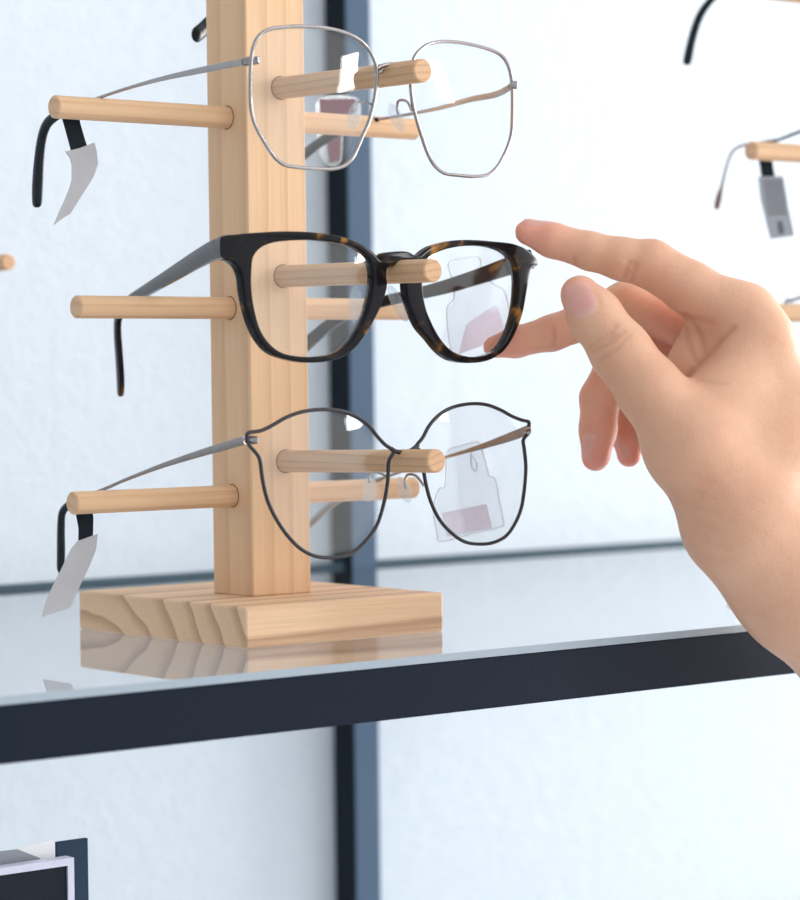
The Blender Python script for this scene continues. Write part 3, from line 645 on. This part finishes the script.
def cone(a, b, out):
    """tapered capsule, evaluated only near itself"""
    (pa, ra), (pb, rb) = a, b; m = max(ra, rb)+22
    l = np.minimum(pa, pb)-m; u = np.maximum(pa, pb)+m
    i0 = np.clip(((l-lo)/h).astype(int), 0, dims); i1 = np.clip(((u-lo)/h).astype(int)+1, 0, dims)
    if (i1 <= i0).any(): return None
    sl = tuple(slice(i0[k], i1[k]) for k in range(3))
    x, y, z = X[sl], Y[sl], Z[sl]; d = (pb-pa).astype(np.float32); dd = float(d@d)+1e-9
    t = ((x-pa[0])*d[0]+(y-pa[1])*d[1]+(z-pa[2])*d[2])/dd; t = np.clip(t, 0, 1)
    q = np.sqrt((x-pa[0]-t*d[0])**2+(y-pa[1]-t*d[1])**2+(z-pa[2]-t*d[2])**2)-(ra+(rb-ra)*t)
    return sl, q.astype(np.float32)
def smin(a, b, k):
    hh = np.clip(.5+.5*(b-a)/k, 0, 1); return b*(1-hh)+a*hh-k*hh*(1-hh)
def chain(segs, k, D=None):
    D = np.full(X.shape, BIG, np.float32) if D is None else D
    for a, b in segs:
        a = H[a] if isinstance(a, str) else a; b = H[b] if isinstance(b, str) else b
        r = cone(a, b, D)
        if r is not None: sl, q = r; D[sl] = smin(D[sl], q, k)
    return D
palm = chain(PALM, 11.0)
D = chain(JT, 4.0); D = smin(palm, D, 6.0)
for segs, k in ((JI, 6.0), (JM, 4.0), (JR, 3.0), (JP, 3.0)):
    f = chain(segs, 2.5); f = smin(palm, f, k); D = smin(D, f, .8)
# creases: shallow grooves along short lines on the skin
CREASE = []
def crease(pts, a=.7, s=1.0): CREASE.append(([c3(*p) for p in pts], a, s))
crease([(574, 258, 1126), (577, 264, 1124), (576, 270, 1132)], .7, .9)
crease([(630, 262, 1122), (627, 270, 1123), (624, 278, 1130)], .8, 1.0)
crease([(636, 264, 1122), (634, 272, 1122), (630, 282, 1130)], .7, .9)
crease([(553, 327, 1146), (555, 336, 1145), (553, 345, 1150)], .6, .9)
for a, b in (((591, 347), (617, 326)), ((594, 351), (626, 331)), ((601, 360), (630, 336)), ((609, 340), (613, 333))):
    crease([(a[0], a[1], 1091.5), ((a[0]+b[0])/2+1.5, (a[1]+b[1])/2+1.5, 1090.5), (b[0], b[1], 1092)], .55, .8)
crease([(690, 380, 1098), (702, 381, 1095), (716, 384, 1096), (726, 384, 1098)], .35, .9)
crease([(694, 374, 1100), (708, 358, 1100), (724, 340, 1104), (735, 328, 1108)], .9, 1.1)
crease([(686, 314, 1120), (696, 323, 1118), (703, 335, 1116), (706, 352, 1112)], .9, 1.2)
crease([(690, 324, 1120), (690, 340, 1118), (697, 360, 1116)], .6, 1.1)
crease([(686, 316, 1120), (700, 318, 1118), (712, 322, 1116)], .5, 1.2)
for k in range(6): crease([(666+k*5, 470+k*17, 1088), (690+k*5, 474+k*17, 1084), (712+k*5, 482+k*17, 1082)], .16, 1.0)
def segdist(x, y, z, a, b):
    d = b-a; t = np.clip(((x-a[0])*d[0]+(y-a[1])*d[1]+(z-a[2])*d[2])/(d@d), 0, 1)
    return np.sqrt((x-a[0]-t*d[0])**2+(y-a[1]-t*d[1])**2+((z-a[2]-t*d[2])*.45)**2)
def surf_z(p):
    i = int(round((p[0]-lo[0])/h)); j = int(round((p[1]-lo[1])/h)); k = np.argmax(D[i, j] < 0); return gz[k] if k else p[2]
CREASE = [([np.array([p[0], p[1], surf_z(p)]) for p in pts], a, s) for pts, a, s in CREASE]
for pts, a, s in CREASE:
    P = np.array(pts); l = P.min(0)-5; u = P.max(0)+5; l[2] -= 6; u[2] += 6
    i0 = np.clip(((l-lo)/h).astype(int), 0, dims); i1 = np.clip(((u-lo)/h).astype(int)+1, 0, dims); sl = tuple(slice(i0[k], i1[k]) for k in range(3))
    q = np.full(X[sl].shape, 99., np.float32)
    for p0, p1 in zip(P[:-1], P[1:]): q = np.minimum(q, segdist(X[sl], Y[sl], Z[sl], p0, p1))
    D[sl] += a*np.exp(-(q/s)**2)
# nails: centre, long axis, outward normal, half length, half width
def unit(v): v = np.array(v, float); return v/np.linalg.norm(v)
def nail(c, tip, nrm, L, Wd, Rr):
    c = c3(*c); a = c3(*tip)-c; a[2] *= .3; a = unit(a); n = unit(nrm); n = unit(n-a*(n@a)); b = np.cross(a, n); return c, a, n, b, L, Wd, Rr
NAILS = [nail((538, 221.5, ZI-1), (524, 219, ZI-1), (0, 1, -.25), 6.6, 4.8, 1),
         nail((580.5, 300, 1097), (573, 281, 1099), (-.10, .12, -1), 8.3, 6.3, 1),
         nail((583, 447, 1152), (581, 462, 1152), (-1, 0, -.25), 6.2, 4.4, 1),
         nail((617.5, 450, 1167), (624, 462, 1168), (-1, .1, -.45), 5.4, 4.0, 1)]
def nail_q(x, y, z, nl):
    c, a, n, b, L, Wd, _ = nl; u = ((x-c[0])*a[0]+(y-c[1])*a[1]+(z-c[2])*a[2])/L; v = ((x-c[0])*b[0]+(y-c[1])*b[1]+(z-c[2])*b[2])/Wd
    w = (x-c[0])*n[0]+(y-c[1])*n[1]+(z-c[2])*n[2]
    return (np.abs(u)**2.8+np.abs(v)**2.8)**(1/2.8), w, u, v
for nl in NAILS:
    c = nl[0]; i0 = np.clip(((c-14-lo)/h).astype(int), 0, dims); i1 = np.clip(((c+14-lo)/h).astype(int)+1, 0, dims); sl = tuple(slice(i0[k], i1[k]) for k in range(3))
    q, w, u, v = nail_q(X[sl], Y[sl], Z[sl], nl); m = np.clip((w+5)/3, 0, 1)
    D[sl] += m*(.55*np.exp(-((q-1.04)/.09)**2)-.25*np.clip((1-q)*6, 0, 1))
# surface nets
def surface_nets(D):
    ins = D < 0; nx, ny, nz = D.shape
    cnt = np.zeros((nx-1, ny-1, nz-1), np.int16); acc = np.zeros((nx-1, ny-1, nz-1, 3), np.float32); cross = np.zeros(cnt.shape, np.int16)
    def sh(A, a, b, c): return A[a:nx-1+a, b:ny-1+b, c:nz-1+c]
    corners = [(a, b, c) for a in (0, 1) for b in (0, 1) for c in (0, 1)]
    for p in corners:
        for ax in range(3):
            if p[ax]: continue
            q = list(p); q[ax] = 1
            dp, dq = sh(D, *p), sh(D, *q); m = (dp < 0) != (dq < 0)
            t = np.where(m, dp/(dp-dq+1e-12), 0)
            cross += m
            for k in range(3):
                if k == ax: acc[..., k] += np.where(m, t, 0)
                else: acc[..., k] += np.where(m, p[k], 0)
    act = cross > 0; idx = -np.ones(cnt.shape, np.int64); I = np.argwhere(act); idx[act] = np.arange(len(I))
    V = lo+h*(I+acc[act]/cross[act][:, None])
    Fc = []
    for ax in range(3):
        b, c = [(1, 2), (2, 0), (0, 1)][ax]
        s0 = [slice(1, -1)]*3; s0[ax] = slice(0, -1); s1 = list(s0); s1[ax] = slice(1, None)
        A, B = ins[tuple(s0)], ins[tuple(s1)]; E = np.argwhere(A != B); E[:, b] += 1; E[:, c] += 1
        flip = A[A != B]
        ok = (E < np.array([nx-1, ny-1, nz-1])).all(1); E = E[ok]; flip = flip[ok]
        def cell(db, dc):
            Q = E.copy(); Q[:, b] -= db; Q[:, c] -= dc; return idx[Q[:, 0], Q[:, 1], Q[:, 2]]
        q = np.stack([cell(1, 1), cell(0, 1), cell(0, 0), cell(1, 0)], 1)
        q[~flip] = q[~flip][:, ::-1]; Fc.append(q[(q >= 0).all(1)])
    return V, np.concatenate(Fc)
Vh, Fh = surface_nets(D)
del D, palm, f
# light smoothing
E = np.concatenate([Fh[:, [0, 1]], Fh[:, [1, 2]], Fh[:, [2, 3]], Fh[:, [3, 0]]]); E = np.unique(np.sort(E, 1), axis=0)
deg = np.bincount(E.ravel(), minlength=len(Vh))[:, None]
for it in range(3):
    s = np.zeros_like(Vh); np.add.at(s, E[:, 0], Vh[E[:, 1]]); np.add.at(s, E[:, 1], Vh[E[:, 0]]); Vh = Vh+(.5 if it < 2 else .2)*(s/np.maximum(deg, 1)-Vh)
W3 = CAM+Vh[:, [0]]*_r+Vh[:, [1]]*_u+Vh[:, [2]]*_d
hand_v = W3*S
me = bpy.data.meshes.new('person'); me.from_pydata(hand_v.tolist(), [], Fh.tolist()); me.update()
for p in me.polygons: p.use_smooth = True
me.materials.append(M['skin'])
def attr(name, val):
    a = me.attributes.new(name, 'FLOAT', 'POINT'); a.data.foreach_set('value', np.asarray(val, np.float32))
x, y, z = Vh.T; nm = np.zeros(len(Vh)); lu = np.zeros(len(Vh))
for nl in NAILS:
    q, w, u, v = nail_q(x, y, z, nl); near = np.sqrt((x-nl[0][0])**2+(y-nl[0][1])**2+(z-nl[0][2])**2) < 14
    mk = np.clip((1.0-q)*9, 0, 1)*(w > -4.5)*near; nm = np.maximum(nm, mk); lu = np.maximum(lu, mk*np.clip((-.45-u-.15*v*v)*5, 0, 1)*.5)
red = np.zeros(len(Vh))
for n, s, k in (('i0', 15, .75), ('m0', 15, .8), ('r0', 14, 1), ('r1', 13, .7), ('p0', 14, 1), ('p1', 12, .7), ('t0', 12, .45), ('i3b', 9, .25), ('t2', 9, .15), ('p4', 20, .8), ('r4', 20, .7), ('m4', 16, .6), ('p5', 20, .5), ('i1', 12, .35), ('i4', 10, .15), ('m2', 14, .35), ('r2', 14, .5), ('p2', 14, .6)):
    c = H[n][0]; red = np.maximum(red, k*np.exp(-(((x-c[0])**2+(y-c[1])**2+(z-c[2])**2)/(s*s))))
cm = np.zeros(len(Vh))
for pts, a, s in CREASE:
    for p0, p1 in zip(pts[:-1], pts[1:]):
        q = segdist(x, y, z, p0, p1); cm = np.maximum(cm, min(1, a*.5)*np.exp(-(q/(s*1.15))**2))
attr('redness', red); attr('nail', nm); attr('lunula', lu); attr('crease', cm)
hand = bpy.data.objects.new('person', me); COL.objects.link(hand)
tag(hand, 'person, only the right hand and bare forearm, reaching for the tortoiseshell spectacles', 'person')

# ------------------------------------------------------------------ light
w = bpy.data.worlds.new('daylight'); SC.world = w; w.use_nodes = True; nt = w.node_tree
bg = nt.nodes['Background']
tcw = nt.nodes.new('ShaderNodeTexCoord'); dw = nt.nodes.new('ShaderNodeVectorMath'); dw.operation = 'DOT_PRODUCT'; dw.inputs[1].default_value = (.66, -.75, .02)
nt.links.new(tcw.outputs['Generated'], dw.inputs[0])
rw = nt.nodes.new('ShaderNodeValToRGB'); ew = rw.color_ramp.elements   # a shop interior: dim away from the shop front, bright towards it
mw = nt.nodes.new('ShaderNodeMapRange'); mw.inputs['From Min'].default_value = -1; mw.inputs['From Max'].default_value = 1; nt.links.new(dw.outputs['Value'], mw.inputs['Value'])
ew[0].position = .25; ew[0].color = (.26, .27, .28, 1); ew[1].position = .95; ew[1].color = (1.0, 1.0, 1.0, 1)
e3 = rw.color_ramp.elements.new(.62); e3.color = (.50, .54, .59, 1)
nt.links.new(mw.outputs[0], rw.inputs[0]); nt.links.new(rw.outputs[0], bg.inputs[0]); bg.inputs[1].default_value = 1.06
def area(name, loc, target, sx, sy, power, col):
    l = bpy.data.lights.new(name, 'AREA'); l.shape = 'RECTANGLE'; l.size = sx*S; l.size_y = sy*S; l.energy = power; l.color = col
    o = bpy.data.objects.new(name, l); COL.objects.link(o); o.location = [c*S for c in loc]
    d = Vector([b-a for a, b in zip(loc, target)]); o.rotation_euler = d.to_track_quat('-Z', 'Y').to_euler(); return o
area('window_daylight', (2500, -60, 0), (300, 150, -70), 1000, 1700, 46, (1, .985, .96))
area('overhead_fill', (500, -1150, 1650), (250, 250, 0), 1500, 900, 2, (.97, .985, 1.0))  # unseen fill lamp added overhead to brighten the upper part softly
area('small_window', (1080, -1180, 520), (50, 30, 190), 190, 300, 2.2, (1, 1, 1))

# ------------------------------------------------------------------ camera
cd = bpy.data.cameras.new('camera'); co = bpy.data.objects.new('camera', cd); COL.objects.link(co); SC.camera = co
cd.sensor_fit = 'HORIZONTAL'; cd.sensor_width = 36; cd.lens = F/800*36
from mathutils import Matrix
R3 = Matrix((tuple(_r), tuple(_u), tuple(-_d))).transposed()
co.matrix_world = Matrix.Translation(Vector(CAM*S)) @ R3.to_4x4()
cd.clip_start = .05; cd.clip_end = 50
cd.dof.use_dof = True; cd.dof.focus_distance = 1105*S; cd.dof.aperture_fstop = 12.0
SC.view_settings.view_transform = 'Standard'; SC.view_settings.look = 'None'; SC.view_settings.gamma = 1; SC.view_settings.use_curve_mapping = False
SC.view_settings.exposure = 0.68
SC.cycles.transparent_max_bounces = 32; SC.cycles.max_bounces = 10; SC.cycles.use_denoising = True
